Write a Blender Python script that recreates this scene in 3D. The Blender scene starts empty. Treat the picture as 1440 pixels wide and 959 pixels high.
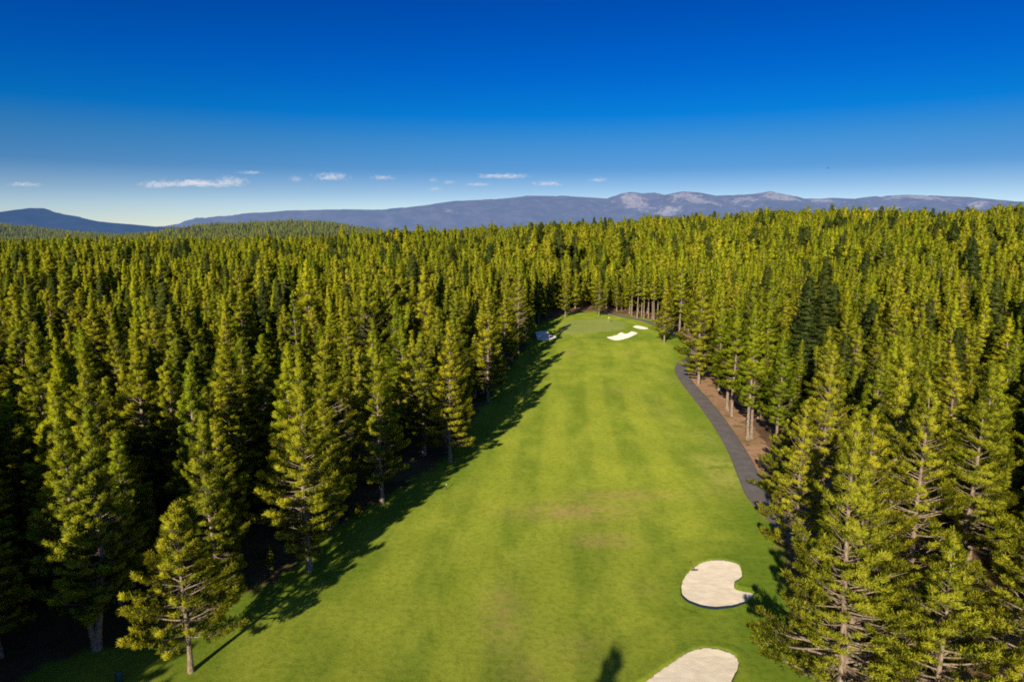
import bpy, math, random
import numpy as np
from mathutils import Vector

scene = bpy.context.scene
COL = scene.collection
R = math.radians

# ------------------------------------------------------------------ helpers
def new_mesh(name, verts, faces):
    me = bpy.data.meshes.new(name)
    me.from_pydata([tuple(v) for v in verts], [], [tuple(f) for f in faces])
    me.update()
    return me

def np_mesh(name, co, quads=None, tris=None):
    """fast mesh from numpy arrays"""
    me = bpy.data.meshes.new(name)
    co = np.asarray(co, dtype=np.float32)
    nq = 0 if quads is None else len(quads)
    nt = 0 if tris is None else len(tris)
    me.vertices.add(len(co))
    me.vertices.foreach_set('co', co.ravel())
    loops = []
    starts = []
    if nq:
        loops.append(np.asarray(quads, dtype=np.int32).ravel())
        starts.append(np.arange(nq, dtype=np.int32) * 4)
    if nt:
        loops.append(np.asarray(tris, dtype=np.int32).ravel())
        starts.append(nq * 4 + np.arange(nt, dtype=np.int32) * 3)
    loops = np.concatenate(loops)
    starts = np.concatenate(starts)
    me.loops.add(len(loops))
    me.loops.foreach_set('vertex_index', loops)
    me.polygons.add(nq + nt)
    me.polygons.foreach_set('loop_start', starts)
    me.update(calc_edges=True)
    return me

def attr(me, name, vals):
    a = me.attributes.new(name, 'FLOAT', 'POINT')
    a.data.foreach_set('value', np.asarray(vals, dtype=np.float32))

def smooth(me):
    me.polygons.foreach_set('use_smooth', np.ones(len(me.polygons), dtype=bool))

def obj(name, me, mat=None, parent=None, loc=None, rot=None, scale=None):
    if mat is not None and len(me.materials) == 0:
        me.materials.append(mat)
    o = bpy.data.objects.new(name, me)
    COL.objects.link(o)
    if parent is not None:
        o.parent = parent
    if loc is not None: o.location = loc
    if rot is not None: o.rotation_euler = rot
    if scale is not None: o.scale = scale
    return o

def tag(o, label=None, cat=None, group=None, kind=None):
    if label: o['label'] = label
    if cat: o['category'] = cat
    if group: o['group'] = group
    if kind: o['kind'] = kind
    return o

def smoothstep(a, b, x):
    t = np.clip((x - a) / (b - a), 0, 1)
    return t * t * (3 - 2 * t)

# cheap value noise on numpy arrays
_tab = np.random.RandomState(7).rand(256, 256)
def vnoise(x, y):
    x = np.asarray(x, dtype=np.float64); y = np.asarray(y, dtype=np.float64)
    xi = np.floor(x).astype(int); yi = np.floor(y).astype(int)
    fx = x - xi; fy = y - yi
    fx = fx * fx * (3 - 2 * fx); fy = fy * fy * (3 - 2 * fy)
    a = _tab[xi % 256, yi % 256]; b = _tab[(xi + 1) % 256, yi % 256]
    c = _tab[xi % 256, (yi + 1) % 256]; d = _tab[(xi + 1) % 256, (yi + 1) % 256]
    return (a * (1 - fx) + b * fx) * (1 - fy) + (c * (1 - fx) + d * fx) * fy
def fbm(x, y, o=4):
    s = 0; a = .5
    for k in range(o):
        s = s + a * vnoise(x * 2 ** k + 17.3 * k, y * 2 ** k + 5.1 * k); a *= .5
    return s

def catmull(pts, n=8, closed=True):
    P = [np.array(p, dtype=float) for p in pts]
    out = []
    N = len(P)
    rng = range(N) if closed else range(N - 1)
    for i in rng:
        if closed:
            p0, p1, p2, p3 = P[(i - 1) % N], P[i], P[(i + 1) % N], P[(i + 2) % N]
        else:
            p0, p1, p2, p3 = P[max(i - 1, 0)], P[i], P[i + 1], P[min(i + 2, N - 1)]
        for k in range(n):
            t = k / n
            out.append(.5 * ((2 * p1) + (p2 - p0) * t + (2 * p0 - 5 * p1 + 4 * p2 - p3) * t * t + (3 * p1 - p0 - 3 * p2 + p3) * t ** 3))
    if not closed:
        out.append(P[-1])
    return np.array(out)

def poly_sdf(poly, X, Y):
    """signed distance, negative inside"""
    shp = np.shape(X)
    X = np.ravel(X).astype(float); Y = np.ravel(Y).astype(float)
    d = np.full(X.shape, 1e18)
    ins = np.zeros(X.shape, dtype=bool)
    n = len(poly)
    for i in range(n):
        ax, ay = poly[i]; bx, by = poly[(i + 1) % n]
        ex, ey = bx - ax, by - ay
        wx, wy = X - ax, Y - ay
        t = np.clip((wx * ex + wy * ey) / (ex * ex + ey * ey + 1e-12), 0, 1)
        d = np.minimum(d, (wx - ex * t) ** 2 + (wy - ey * t) ** 2)
        c = (ay > Y) != (by > Y)
        with np.errstate(divide='ignore', invalid='ignore'):
            xi = (bx - ax) * (Y - ay) / (by - ay + 1e-30) + ax
        ins ^= c & (X < xi)
    d = np.sqrt(d)
    return np.where(ins, -d, d).reshape(shp)

# ------------------------------------------------------------------ layout (metres, camera above the origin looking along +Y)
GRASS = [(-62, -60), (-55, 0), (-49, 28), (-44.5, 50), (-43, 58), (-37.5, 60.5), (-34.5, 64), (-31.0, 68), (-27.5, 72), (-25.5, 79), (-23.0, 88), (-19.5, 96),
         (-15.0, 106), (-11, 117), (-8.7, 134), (-5.6, 157), (-1.5, 186), (4.5, 226), (6, 250), (9, 272), (15, 297), (25, 322), (40, 331),
         (50.7, 318), (61, 303), (64.6, 285), (62, 240), (55, 205), (50.5, 190), (45.5, 172), (44.8, 158), (43.0, 140), (41.5, 129), (39.5, 113), (36.5, 95),
         (34.5, 83), (29.5, 66), (27.5, 55), (31, 30), (36, 0), (40, -60)]
GRASS = catmull(GRASS, 3)
PATH1 = catmull([(41.0, 76.0), (37.8, 84.5), (37.1, 91.5), (37.0, 97.2), (38.3, 104.5), (40.5, 116.7), (42.2, 129.4), (43.6, 142.3), (44.8, 157.8), (45.7, 172.7), (47.3, 186.5), (50.6, 198.5), (56.3, 210.2), (62, 225), (63.2, 240), (62.0, 256.4),
         (60.2, 279.3), (57.3, 294.6), (51.5, 306.5), (45.6, 320), (42.0, 338)], 6, closed=False)
BUNK = {
 'A': [(19.2, 72.3), (18.6, 69.5), (19.3, 67.8), (21.1, 66.8), (23.5, 67.1), (25.3, 68.1), (27.0, 70.0), (27.1, 70.9), (25.7, 71.5), (25.5, 72.3), (26.7, 73.5), (27.3, 75.2), (27.3, 77.0), (25.6, 77.9), (23.3, 77.5), (21.4, 75.9), (20.1, 74.2)],
 'B': [(10.9, 54.6), (12.3, 56.0), (14.7, 58.0), (16.7, 59.6), (18.2, 60.2), (19.9, 60.1), (21.2, 59.3), (21.3, 58.0), (20.6, 56.5), (19.4, 54.5), (18.5, 52.2), (15.4, 51.0), (12.2, 52.7)],
 'C': [(35.0, 251.3), (35.6, 244.7), (37.7, 241.5), (42.1, 246.3), (46.5, 254.7), (48.5, 260.0), (46.7, 263.6), (43.8, 259.0), (42.2, 261.8), (39.0, 255.0)],
 'D': [(48.9, 275.2), (51.4, 279.8), (54.0, 277.6), (55.2, 273.2), (54.2, 269.3), (51.2, 269.3)],
 'E': [(6.6, 251.3), (9.0, 243.1), (12.8, 241.5), (16.5, 247.9), (16.4, 254.7), (14.2, 258.2), (14.0, 265.5), (8.8, 261.8)],
}
BUNKP = {k: catmull(v, 9) for k, v in BUNK.items()}
GREEN = catmull([(17.6, 256.4), (20.9, 275.2), (26.1, 292.3), (37.4, 296.9), (45.1, 290.0), (47.0, 279.3), (43.4, 267.4), (35, 260.4), (26.7, 254.0)], 6)

AX = [-3000, -900, -640, -300, -85, 40, 170, 300, 640, 1200]
AH = [-10, -9, -8, -6, 6, 14, 21, 29, 32, 26]
def terrain(x, y):
    x = np.asarray(x, dtype=float); y = np.asarray(y, dtype=float)
    rise = smoothstep(280, 860, y)
    z = np.interp(x, AX, AH) * rise
    und = (fbm(x / 140., y / 140., 3) - .44) * 9
    far = np.maximum(smoothstep(300, 480, y), smoothstep(70, 200, np.abs(x - 10)))
    z = z + und * far
    z = z - 60 * smoothstep(1000, 2200, y) * smoothstep(-150, 250, x)
    z = z - 22 * smoothstep(1000, 2300, y) * (1 - smoothstep(-150, 250, x))
    # wooded hills beyond the plain
    nz = (fbm(x / 420. + 3, y / 420., 3) - .44) * 30
    z = z + (76 + nz) * np.exp(-(np.abs((x + 900) / 430.) ** 2.6) - ((y - 2650) / 520.) ** 2)
    z = z + (76 + nz) * np.exp(-(((x + 2400) / 340.) ** 2) - ((y - 3050) / 500.) ** 2)
    z = z + (18 + nz) * np.exp(-(((x + 1600) / 420.) ** 2) - ((y - 3500) / 400.) ** 2)
    z = z - 60 * smoothstep(4000, 7000, y)
    return z

# ------------------------------------------------------------------ materials
def mat_new(name):
    m = bpy.data.materials.new(name)
    m.use_nodes = True
    nt = m.node_tree
    nt.nodes.clear()
    out = nt.nodes.new('ShaderNodeOutputMaterial')
    return m, nt, out

class NT:
    def __init__(self, nt): self.nt = nt
    def n(self, t, **kw):
        nd = self.nt.nodes.new(t)
        for k, v in kw.items():
            if k.startswith('i_'):
                key = k[2:]
                key = int(key) if key.isdigit() else key.replace('_', ' ')
                s = nd.inputs[key]
                if hasattr(v, 'is_output') or isinstance(v, bpy.types.NodeSocket): self.nt.links.new(v, s)
                else: s.default_value = v
            else:
                setattr(nd, k, v)
        return nd
    def math(self, op, a, b=0.0, c=None, clamp=False):
        nd = self.nt.nodes.new('ShaderNodeMath'); nd.operation = op; nd.use_clamp = clamp
        for i, v in enumerate((a, b, c)):
            if v is None: continue
            if isinstance(v, bpy.types.NodeSocket): self.nt.links.new(v, nd.inputs[i])
            else: nd.inputs[i].default_value = v
        return nd.outputs[0]
    def mix(self, f, a, b, mode='MIX'):
        nd = self.nt.nodes.new('ShaderNodeMix'); nd.data_type = 'RGBA'; nd.blend_type = mode
        for s, v in ((nd.inputs[0], f), (nd.inputs[6], a), (nd.inputs[7], b)):
            if isinstance(v, bpy.types.NodeSocket): self.nt.links.new(v, s)
            else: s.default_value = (*v, 1) if isinstance(v, tuple) and len(v) == 3 else v
        return nd.outputs[2]
    def attr(self, name):
        nd = self.nt.nodes.new('ShaderNodeAttribute'); nd.attribute_name = name
        return nd.outputs['Fac']
    def noise(self, vec, scale, detail=4, rough=.55, off=None):
        nd = self.nt.nodes.new('ShaderNodeTexNoise')
        nd.inputs['Scale'].default_value = scale; nd.inputs['Detail'].default_value = detail; nd.inputs['Roughness'].default_value = rough
        if vec is not None: self.nt.links.new(vec, nd.inputs['Vector'])
        return nd.outputs['Fac']
    def rng(self, v, a, b, c=0., d=1.):
        nd = self.nt.nodes.new('ShaderNodeMapRange'); nd.interpolation_type = 'SMOOTHSTEP'
        self.nt.links.new(v, nd.inputs[0])
        for i, q in enumerate((a, b, c, d)): nd.inputs[i + 1].default_value = q
        return nd.outputs[0]
    def link(self, a, b): self.nt.links.new(a, b)
    def pos(self): return self.nt.nodes.new('ShaderNodeNewGeometry').outputs['Position']

def stretch(t, vec, sx, sy, sz=1):
    m = t.n('ShaderNodeMapping'); t.link(vec, m.inputs['Vector']); m.inputs['Scale'].default_value = (sx, sy, sz)
    return m.outputs[0]

def duff_color(t, pos):
    a = t.noise(pos, .09, 4); b = t.noise(pos, .9, 5, .65); c = t.noise(pos, 5, 3)
    col = t.mix(t.rng(a, .35, .65), (.24, .140, .080), (.36, .215, .130))
    col = t.mix(t.rng(b, .5, .72), col, (.075, .06, .025))
    col = t.mix(t.math('MULTIPLY', t.rng(c, .45, .75), .5), col, (.42, .29, .19))
    col = t.mix(t.math('MULTIPLY', t.rng(t.noise(pos, .22, 4, .6), .56, .68), .7), col, (.075, .10, .02))
    # shade painted into the left litter, dry tan litter beside the path
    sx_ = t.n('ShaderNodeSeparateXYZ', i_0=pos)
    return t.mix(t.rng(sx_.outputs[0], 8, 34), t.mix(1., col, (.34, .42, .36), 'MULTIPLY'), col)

def m_ground():
    m, nt, out = mat_new('forest_floor'); t = NT(nt)
    pos = t.pos()
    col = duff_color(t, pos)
    sep = t.n('ShaderNodeSeparateXYZ', i_0=pos)
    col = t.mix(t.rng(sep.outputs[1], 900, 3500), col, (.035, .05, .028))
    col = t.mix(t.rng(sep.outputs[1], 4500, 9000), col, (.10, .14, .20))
    bs = t.n('ShaderNodeBsdfDiffuse', i_Color=col)
    bp = t.n('ShaderNodeBump', i_Strength=.6, i_Distance=.3, i_Height=t.noise(pos, 1.6, 5, .7))
    t.link(bp.outputs[0], bs.inputs['Normal'])
    t.link(bs.outputs[0], out.inputs[0]); return m

def m_grass():
    m, nt, out = mat_new('mown_grass'); t = NT(nt)
    pos = t.pos()
    G1 = (.212, .284, .030); G2 = (.335, .385, .046); G3 = (.122, .200, .022)
    big = t.noise(pos, .035, 3); mid = t.noise(stretch(t, pos, 1, .45), .22, 5, .62)
    fine = t.noise(pos, 1.3, 5, .7); vf = t.noise(pos, 6.5, 4, .75)
    col = t.mix(t.rng(mid, .33, .68), G1, G2)
    col = t.mix(t.math('MULTIPLY', t.rng(big, .42, .7), .55), col, G3)
    # mowing bands
    st = t.attr('stripe')
    col = t.mix(t.math('MULTIPLY', st, .41), col, (.42, .455, .048))
    col = t.mix(t.math('MULTIPLY', t.attr('rough'), .75), col, (.120, .205, .020))
    # horizontal brush marks of slightly thinner turf
    br = t.noise(stretch(t, pos, .25, 2.2), .5, 5, .65)
    col = t.mix(t.math('MULTIPLY', t.rng(br, .5, .75), .35), col, (.33, .36, .045))
    dry = t.attr('dry')
    dn = t.math('MULTIPLY', dry, t.rng(t.noise(stretch(t, pos, .6, 1.3), .6, 5, .65), .28, .62), clamp=True)
    col = t.mix(dn, col, (.42, .31, .11))
    pale = t.math('MULTIPLY', t.attr('pale'), t.rng(t.noise(pos, .35, 4, .6), .3, .6), clamp=True)
    col = t.mix(pale, col, (.44, .42, .10))
    # putting surface
    gr = t.attr('green')
    gcol = t.mix(t.rng(t.noise(pos, .12, 4), .4, .65), (.25, .30, .075), (.29, .325, .085))
    col = t.mix(gr, col, gcol)
    col = t.mix(t.math('MULTIPLY', t.rng(fine, .42, .66), .42), col, t.mix(1., col, (.42, .50, .45), 'MULTIPLY'))
    col = t.mix(t.math('MULTIPLY', t.rng(vf, .45, .65), .36), col, t.mix(1., col, (.55, .55, .5), 'MULTIPLY'))
    # edge towards the trees
    e = t.attr('edge')
    en = t.math('ADD', e, t.math('MULTIPLY', t.math('SUBTRACT', t.noise(pos, .28, 5, .65), .5), 7.0))
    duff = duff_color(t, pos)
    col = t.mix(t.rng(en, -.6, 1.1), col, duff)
    bs = t.n('ShaderNodeBsdfDiffuse', i_Color=col, i_Roughness=.6)
    hgt = t.math('ADD', t.math('MULTIPLY', fine, 1.0), t.math('MULTIPLY', vf, .5))
    bp = t.n('ShaderNodeBump', i_Strength=.55, i_Distance=.12, i_Height=hgt)
    t.link(bp.outputs[0], bs.inputs['Normal'])
    t.link(bs.outputs[0], out.inputs[0]); return m

def m_sand(name, c1, c2):
    m, nt, out = mat_new(name); t = NT(nt)
    pos = t.pos()
    n1 = t.noise(stretch(t, pos, 1, 2.5), .8, 5, .6)
    col = t.mix(t.rng(n1, .35, .68), c1, c2)
    rk = t.n('ShaderNodeTexWave', i_Vector=pos, i_Scale=1.6, i_Distortion=6.0, i_Detail=2.0, bands_direction='DIAGONAL')
    h = t.math('ADD', t.math('MULTIPLY', rk.outputs['Fac'], .25), t.noise(pos, 3.5, 5, .7))
    col = t.mix(t.math('MULTIPLY', t.rng(t.noise(pos, 5., 4, .7), .5, .75), .3), col, t.mix(1., col, (.72, .70, .68), 'MULTIPLY'))
    bs = t.n('ShaderNodeBsdfDiffuse', i_Color=col, i_Roughness=.8)
    bp = t.n('ShaderNodeBump', i_Strength=.35, i_Distance=.12, i_Height=h)
    t.link(bp.outputs[0], bs.inputs['Normal'])
    t.link(bs.outputs[0], out.inputs[0]); return m

def m_asphalt():
    m, nt, out = mat_new('worn_asphalt'); t = NT(nt)
    pos = t.pos()
    col = t.mix(t.rng(t.noise(pos, .5, 5, .6), .35, .7), (.22, .19, .17), (.30, .258, .235))
    col = t.mix(t.math('MULTIPLY', t.rng(t.noise(pos, 6, 4, .7), .45, .7), .22), col, (.12, .10, .09))
    ed = t.attr('rim')
    en = t.math('ADD', ed, t.math('MULTIPLY', t.math('SUBTRACT', t.noise(pos, 1.3, 4), .5), .5))
    col = t.mix(t.rng(en, .8, 1.0), col, (.23, .18, .11))
    bs = t.n('ShaderNodeBsdfPrincipled', i_Base_Color=col, i_Roughness=.85)
    bp = t.n('ShaderNodeBump', i_Strength=.4, i_Distance=.03, i_Height=t.noise(pos, 9, 4, .7))
    t.link(bp.outputs[0], bs.inputs['Normal'])
    t.link(bs.outputs[0], out.inputs[0]); return m

def m_bark(name, c1, c2):
    m, nt, out = mat_new(name); t = NT(nt)
    tc = t.n('ShaderNodeTexCoord')
    v = stretch(t, tc.outputs['Object'], 5, 5, 1.2)
    n1 = t.noise(v, 1.6, 5, .7)
    col = t.mix(t.rng(n1, .38, .62), c1, c2)
    bs = t.n('ShaderNodeBsdfDiffuse', i_Color=col)
    bp = t.n('ShaderNodeBump', i_Strength=.7, i_Distance=.06, i_Height=n1)
    t.link(bp.outputs[0], bs.inputs['Normal'])
    t.link(bs.outputs[0], out.inputs[0]); return m

def m_needles(name, dark, mid, light, warm, cool=.62):
    m, nt, out = mat_new(name); t = NT(nt)
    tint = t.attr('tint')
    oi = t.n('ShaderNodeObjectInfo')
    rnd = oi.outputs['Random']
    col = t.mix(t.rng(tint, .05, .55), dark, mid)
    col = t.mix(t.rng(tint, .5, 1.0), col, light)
    f = t.math('MULTIPLY', rnd, .75)
    col = t.mix(f, col, t.mix(1., col, warm, 'MULTIPLY'))
    r2 = t.math('FRACT', t.math('MULTIPLY', rnd, 37.7))
    col = t.mix(t.math('MULTIPLY', t.math('POWER', r2, 2.0), cool), col, t.mix(1., col, (.40, .56, .80), 'MULTIPLY'))
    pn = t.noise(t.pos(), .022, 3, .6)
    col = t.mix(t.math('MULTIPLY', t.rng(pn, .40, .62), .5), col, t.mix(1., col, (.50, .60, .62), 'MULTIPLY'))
    d = t.n('ShaderNodeBsdfDiffuse', i_Color=col)
    tr = t.n('ShaderNodeBsdfTranslucent', i_Color=t.mix(1., col, (1.25, 1.2, .6), 'MULTIPLY'))
    ms = t.n('ShaderNodeMixShader', i_0=.38)
    t.link(d.outputs[0], ms.inputs[1]); t.link(tr.outputs[0], ms.inputs[2])
    # haze painted in as glow over the kilometres to the far hills
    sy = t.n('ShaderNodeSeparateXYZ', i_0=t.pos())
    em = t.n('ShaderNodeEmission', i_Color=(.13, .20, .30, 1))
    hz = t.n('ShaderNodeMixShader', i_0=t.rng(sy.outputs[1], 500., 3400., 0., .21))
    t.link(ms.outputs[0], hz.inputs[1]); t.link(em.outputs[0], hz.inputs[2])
    t.link(hz.outputs[0], out.inputs[0]); return m

def m_plain(name, c, rough=.6, metal=0., n=.15):
    m, nt, out = mat_new(name); t = NT(nt)
    tc = t.n('ShaderNodeTexCoord')
    nz = t.noise(tc.outputs['Object'], 6, 3)
    col = t.mix(t.math('MULTIPLY', t.rng(nz, .3, .7), n), c, tuple(q * .6 for q in c))
    bs = t.n('ShaderNodeBsdfPrincipled', i_Base_Color=col, i_Roughness=rough, i_Metallic=metal)
    t.link(bs.outputs[0], out.inputs[0]); return m

M_GROUND = m_ground(); M_GRASS = m_grass(); M_ASPH = m_asphalt()
M_SAND = m_sand('bunker_sand', (.68, .59, .47), (.78, .70, .575))
M_SANDW = m_sand('pale_bunker_sand', (.80, .72, .62), (.90, .84, .74))
M_BARK = m_bark('pine_bark', (.20, .145, .10), (.46, .365, .28))
M_BARKD = m_bark('fir_bark', (.10, .075, .055), (.22, .17, .13))
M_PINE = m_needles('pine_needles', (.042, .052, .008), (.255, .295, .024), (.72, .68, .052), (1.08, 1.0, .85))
M_PINE_LIT = m_needles('sunlit_pine_needles', (.045, .054, .008), (.29, .32, .028), (.76, .72, .066), (1.1, 1.0, .8), .08)  # brighter needle copy, sunlight put into the colour
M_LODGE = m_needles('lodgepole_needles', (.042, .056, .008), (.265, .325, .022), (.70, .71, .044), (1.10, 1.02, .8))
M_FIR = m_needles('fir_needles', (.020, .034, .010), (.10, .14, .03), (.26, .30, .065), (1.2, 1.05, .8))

# ------------------------------------------------------------------ trees
def tubes(paths, radii, sides):
    """paths: (N,K,3) polylines, radii (N,K) -> verts, quads of open tubes"""
    N, K, _ = paths.shape
    tan = np.gradient(paths, axis=1)
    tan /= np.linalg.norm(tan, axis=2, keepdims=True) + 1e-9
    ref = np.where(np.abs(tan[..., 2:3]) > .85, np.array([1., 0, 0]), np.array([0, 0, 1.]))
    u = np.cross(tan, ref); u /= np.linalg.norm(u, axis=2, keepdims=True) + 1e-9
    w = np.cross(tan, u)
    a = np.arange(sides) / sides * 2 * np.pi
    v = paths[:, :, None, :] + radii[:, :, None, None] * (u[:, :, None, :] * np.cos(a)[None, None, :, None] + w[:, :, None, :] * np.sin(a)[None, None, :, None])
    idx = np.arange(N * K * sides).reshape(N, K, sides)
    q = np.stack([idx[:, :-1, :], np.roll(idx, -1, 2)[:, :-1, :], np.roll(idx, -1, 2)[:, 1:, :], idx[:, 1:, :]], -1).reshape(-1, 4)
    return v.reshape(-1, 3), q

def tree_meshes(name, seed, H, Rad, z0=.12, kind='pine', dens=1.0, whorl=.55, nbr=5, tops=((0, 0, 1.0),), blade=.285, nbl=17, lean=0., shape=.85, tuftR=1.0, open_=.35, bare=0.):
    """returns (trunk mesh, crown mesh); base at the origin"""
    rs = np.random.RandomState(seed)
    tv, tq, off = [], [], 0
    def add(v, q):
        nonlocal off
        tv.append(v); tq.append(q + off); off += len(v)
    centers, dirs, tints, outw = [], [], [], []
    for (ox, oy, hs) in tops:
        Ht = H * hs
        K = 15
        s = np.linspace(0, 1, K)
        ph = rs.rand(4) * 6.28
        wob = np.stack([np.sin(s * 5 + ph[0]) * .012 * Ht * s * (1 - s) * 3 + lean * s * s * Ht, np.sin(s * 4 + ph[1]) * .012 * Ht * s * (1 - s) * 3, s * Ht - .3 * (s == 0)], -1)
        wob[:, 0] += ox * np.minimum(1, s * 2.5); wob[:, 1] += oy * np.minimum(1, s * 2.5)
        r0 = .0088 * H + .06
        rr = r0 * (1 - s) ** .9 + .025 + r0 * .5 * np.exp(-s * 30)
        v, q = tubes(wob[None], rr[None], 9)
        add(v, q)
        def axis(z):
            f = np.clip(z / Ht, 0, 1)
            return np.stack([np.interp(f, s, wob[:, 0]), np.interp(f, s, wob[:, 1]), np.interp(f, s, wob[:, 2])], -1)
        # branches
        zs = []
        z = z0 * H + rs.rand() * .3
        lump = rs.rand(6) * 6.28
        while z < Ht - .25:
            t = (z - z0 * H) / (Ht - z0 * H)
            nb = max(3, int(round(nbr * (1 - .25 * t) + rs.randn() * .8)))
            a0 = rs.rand() * 6.28
            for k in range(nb):
                zs.append((z + rs.randn() * .16, a0 + k * 6.283 / nb + rs.randn() * .28, t))
            z += whorl * (1.0 - .35 * t) * (.75 + .5 * rs.rand())
        zz = np.array([q[0] for q in zs]); az = np.array([q[1] for q in zs]); tt = np.array([q[2] for q in zs])
        if kind == 'fir':
            prof = np.where(tt < .08, .85 + 1.9 * tt, np.maximum(1 - (tt - .08) / .92, 0) ** .95 + .02)
        else:
            prof = np.where(tt < .16, .66 + .34 * np.sin(tt / .16 * 1.571), np.maximum(1 - (tt - .16) / .84, 0) ** (shape + .12) * .985 + .015)
        lob = 1 + .22 * np.sin(az * 2 + lump[0] + tt * 7) + .14 * np.sin(az * 3 + lump[1] - tt * 12) + .12 * np.sin(tt * 26 + lump[2] + az)
        L = Rad * prof * lob * (.60 + .62 * rs.rand(len(zz)))
        L = np.maximum(L, .28)
        keep = rs.rand(len(zz)) > .06 + .0 * tt
        zz, az, tt, L = zz[keep], az[keep], tt[keep], L[keep]
        if kind == 'fir':
            p0 = R(-14) + R(50) * tt ** 1.6 + rs.randn(len(zz)) * .08; p1 = p0 + R(10)
        else:
            p0 = R(2) + R(42) * tt ** 1.2 + rs.randn(len(zz)) * .13; p1 = p0 + R(22) + rs.randn(len(zz)) * .12
        KB = 5
        sb = np.linspace(0, 1, KB)
        base = axis(np.clip(zz, 0, Ht - .05))
        pts = np.zeros((len(zz), KB, 3)); pts[:, 0] = base
        for k in range(1, KB):
            p = p0 + (p1 - p0) * (sb[k] + sb[k - 1]) / 2
            aa = az + rs.randn(len(zz)) * .10
            st = L / (KB - 1)
            pts[:, k] = pts[:, k - 1] + np.stack([np.cos(aa) * np.cos(p) * st, np.sin(aa) * np.cos(p) * st, np.sin(p) * st], -1)
        br = (.020 + .0150 * L)[:, None] * (1 - .78 * sb)[None]
        v, q = tubes(pts, br, 4)
        add(v, q)
        # foliage tufts: fan of twigs on the outer part of every branch
        cnt = np.maximum(3, (L * 10.0 * dens * (1 + .45 * tt) + 2.2).astype(int))
        live = rs.rand(len(zz)) > bare * (1 - tt)
        cnt = np.where(live, cnt, np.minimum(cnt, 2))
        bi = np.repeat(np.arange(len(zz)), cnt)
        n = len(bi)
        lo = open_ * np.ones(n)
        ss = lo + (1 - lo) * (rs.rand(n) ** .72)
        ss = np.where(rs.rand(n) < .10, 1.0, ss)
        fi = np.clip(ss, 0, .9999) * (KB - 1)
        k0 = fi.astype(int); fr = (fi - k0)[:, None]
        pc = pts[bi, k0] * (1 - fr) + pts[bi, k0 + 1] * fr
        bd = pts[bi, k0 + 1] - pts[bi, k0]; bd /= np.linalg.norm(bd, axis=1, keepdims=True) + 1e-9
        side = np.stack([-bd[:, 1], bd[:, 0], 0 * bd[:, 0]], -1); side /= np.linalg.norm(side, axis=1, keepdims=True) + 1e-9
        lat = (rs.rand(n) * 2 - 1) * (1.12 - ss) * .62 * np.minimum(L[bi], 3.2)
        upo = (rs.rand(n) - .30) * .30 * (.5 + .5 * (1 - tt[bi])) * (1 if kind != 'fir' else .45) * np.minimum(1, L[bi])
        c = pc + side * lat[:, None] + bd * np.abs(lat)[:, None] * .55
        c[:, 2] += upo + np.abs(lat) * .10
        # twigs
        tw = np.stack([pc - bd * .15, (pc * .5 + c * .5), c], 1)
        ok = np.abs(lat) > .25
        v, q = tubes(tw[ok], np.tile(np.array([.020, .014, .007]), (ok.sum(), 1)), 3)
        add(v, q)
        up = np.array([0, 0, 1.])
        td = bd * .75 + side * np.sign(lat)[:, None] * .55 * np.minimum(1, np.abs(lat) * 2)[:, None] + up * (.55 if kind != 'fir' else .05) + rs.randn(n, 3) * .22
        td /= np.linalg.norm(td, axis=1, keepdims=True)
        centers.append(c); dirs.append(td)
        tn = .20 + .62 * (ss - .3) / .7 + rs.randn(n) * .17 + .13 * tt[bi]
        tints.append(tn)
        ow = c - axis(c[:, 2]); ow[:, 2] = np.abs(ow[:, 2]) * .2 + .35 * (np.linalg.norm(ow[:, :2], axis=1))
        ow /= np.linalg.norm(ow, axis=1, keepdims=True) + 1e-9
        outw.append(ow)
        # leader
    C = np.concatenate(centers); D = np.concatenate(dirs); T = np.concatenate(tints); O = np.concatenate(outw)
    n = len(C)
    size = blade * (.75 + .5 * rs.rand(n)) * tuftR
    # needle blades
    B = n * nbl
    ti = np.repeat(np.arange(n), nbl)
    rv = rs.randn(B, 3); rv /= np.linalg.norm(rv, axis=1, keepdims=True)
    bdv = D[ti] * .95 + rv * .80; bdv /= np.linalg.norm(bdv, axis=1, keepdims=True) + 1e-9
    ln = size[ti] * (.7 + .6 * rs.rand(B))
    wd = ln * (.062 + .05 * rs.rand(B)) * (1 if nbl > 9 else 1.7)
    ref = rs.randn(B, 3)
    sd = np.cross(bdv, ref); sd /= np.linalg.norm(sd, axis=1, keepdims=True) + 1e-9
    b0 = C[ti] + rv * .03 + D[ti] * (size[ti] * (1.25 * rs.rand(B) - .75))[:, None]
    vs = np.stack([b0, b0 + bdv * (ln * .5)[:, None] + sd * wd[:, None], b0 + bdv * ln[:, None], b0 + bdv * (ln * .5)[:, None] - sd * wd[:, None]], 1)
    nrm = O[ti] * .55 + D[ti] * .35 + rv * .55
    nrm /= np.linalg.norm(nrm, axis=1, keepdims=True)
    gn = np.cross(vs[:, 1] - vs[:, 0], vs[:, 2] - vs[:, 0])
    flip = (gn * nrm).sum(1) < 0
    vs[flip] = vs[flip][:, [0, 3, 2, 1]]
    q = np.arange(B * 4).reshape(B, 4)
    crown = np_mesh(name + '_crown', vs.reshape(-1, 3), quads=q)
    tb = np.clip(T[ti] + rs.randn(B) * .10, 0, 1)
    attr(crown, 'tint', np.repeat(tb, 4))
    smooth(crown)
    gnn = gn / (np.linalg.norm(gn, axis=1, keepdims=True) + 1e-9)
    gnn[flip] *= -1
    nr = nrm * .75 + gnn * .45
    nr /= np.linalg.norm(nr, axis=1, keepdims=True)
    crown.normals_split_custom_set_from_vertices(np.repeat(nr, 4, axis=0).astype(np.float32))
    V = np.concatenate(tv); Q = np.concatenate(tq)
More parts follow.
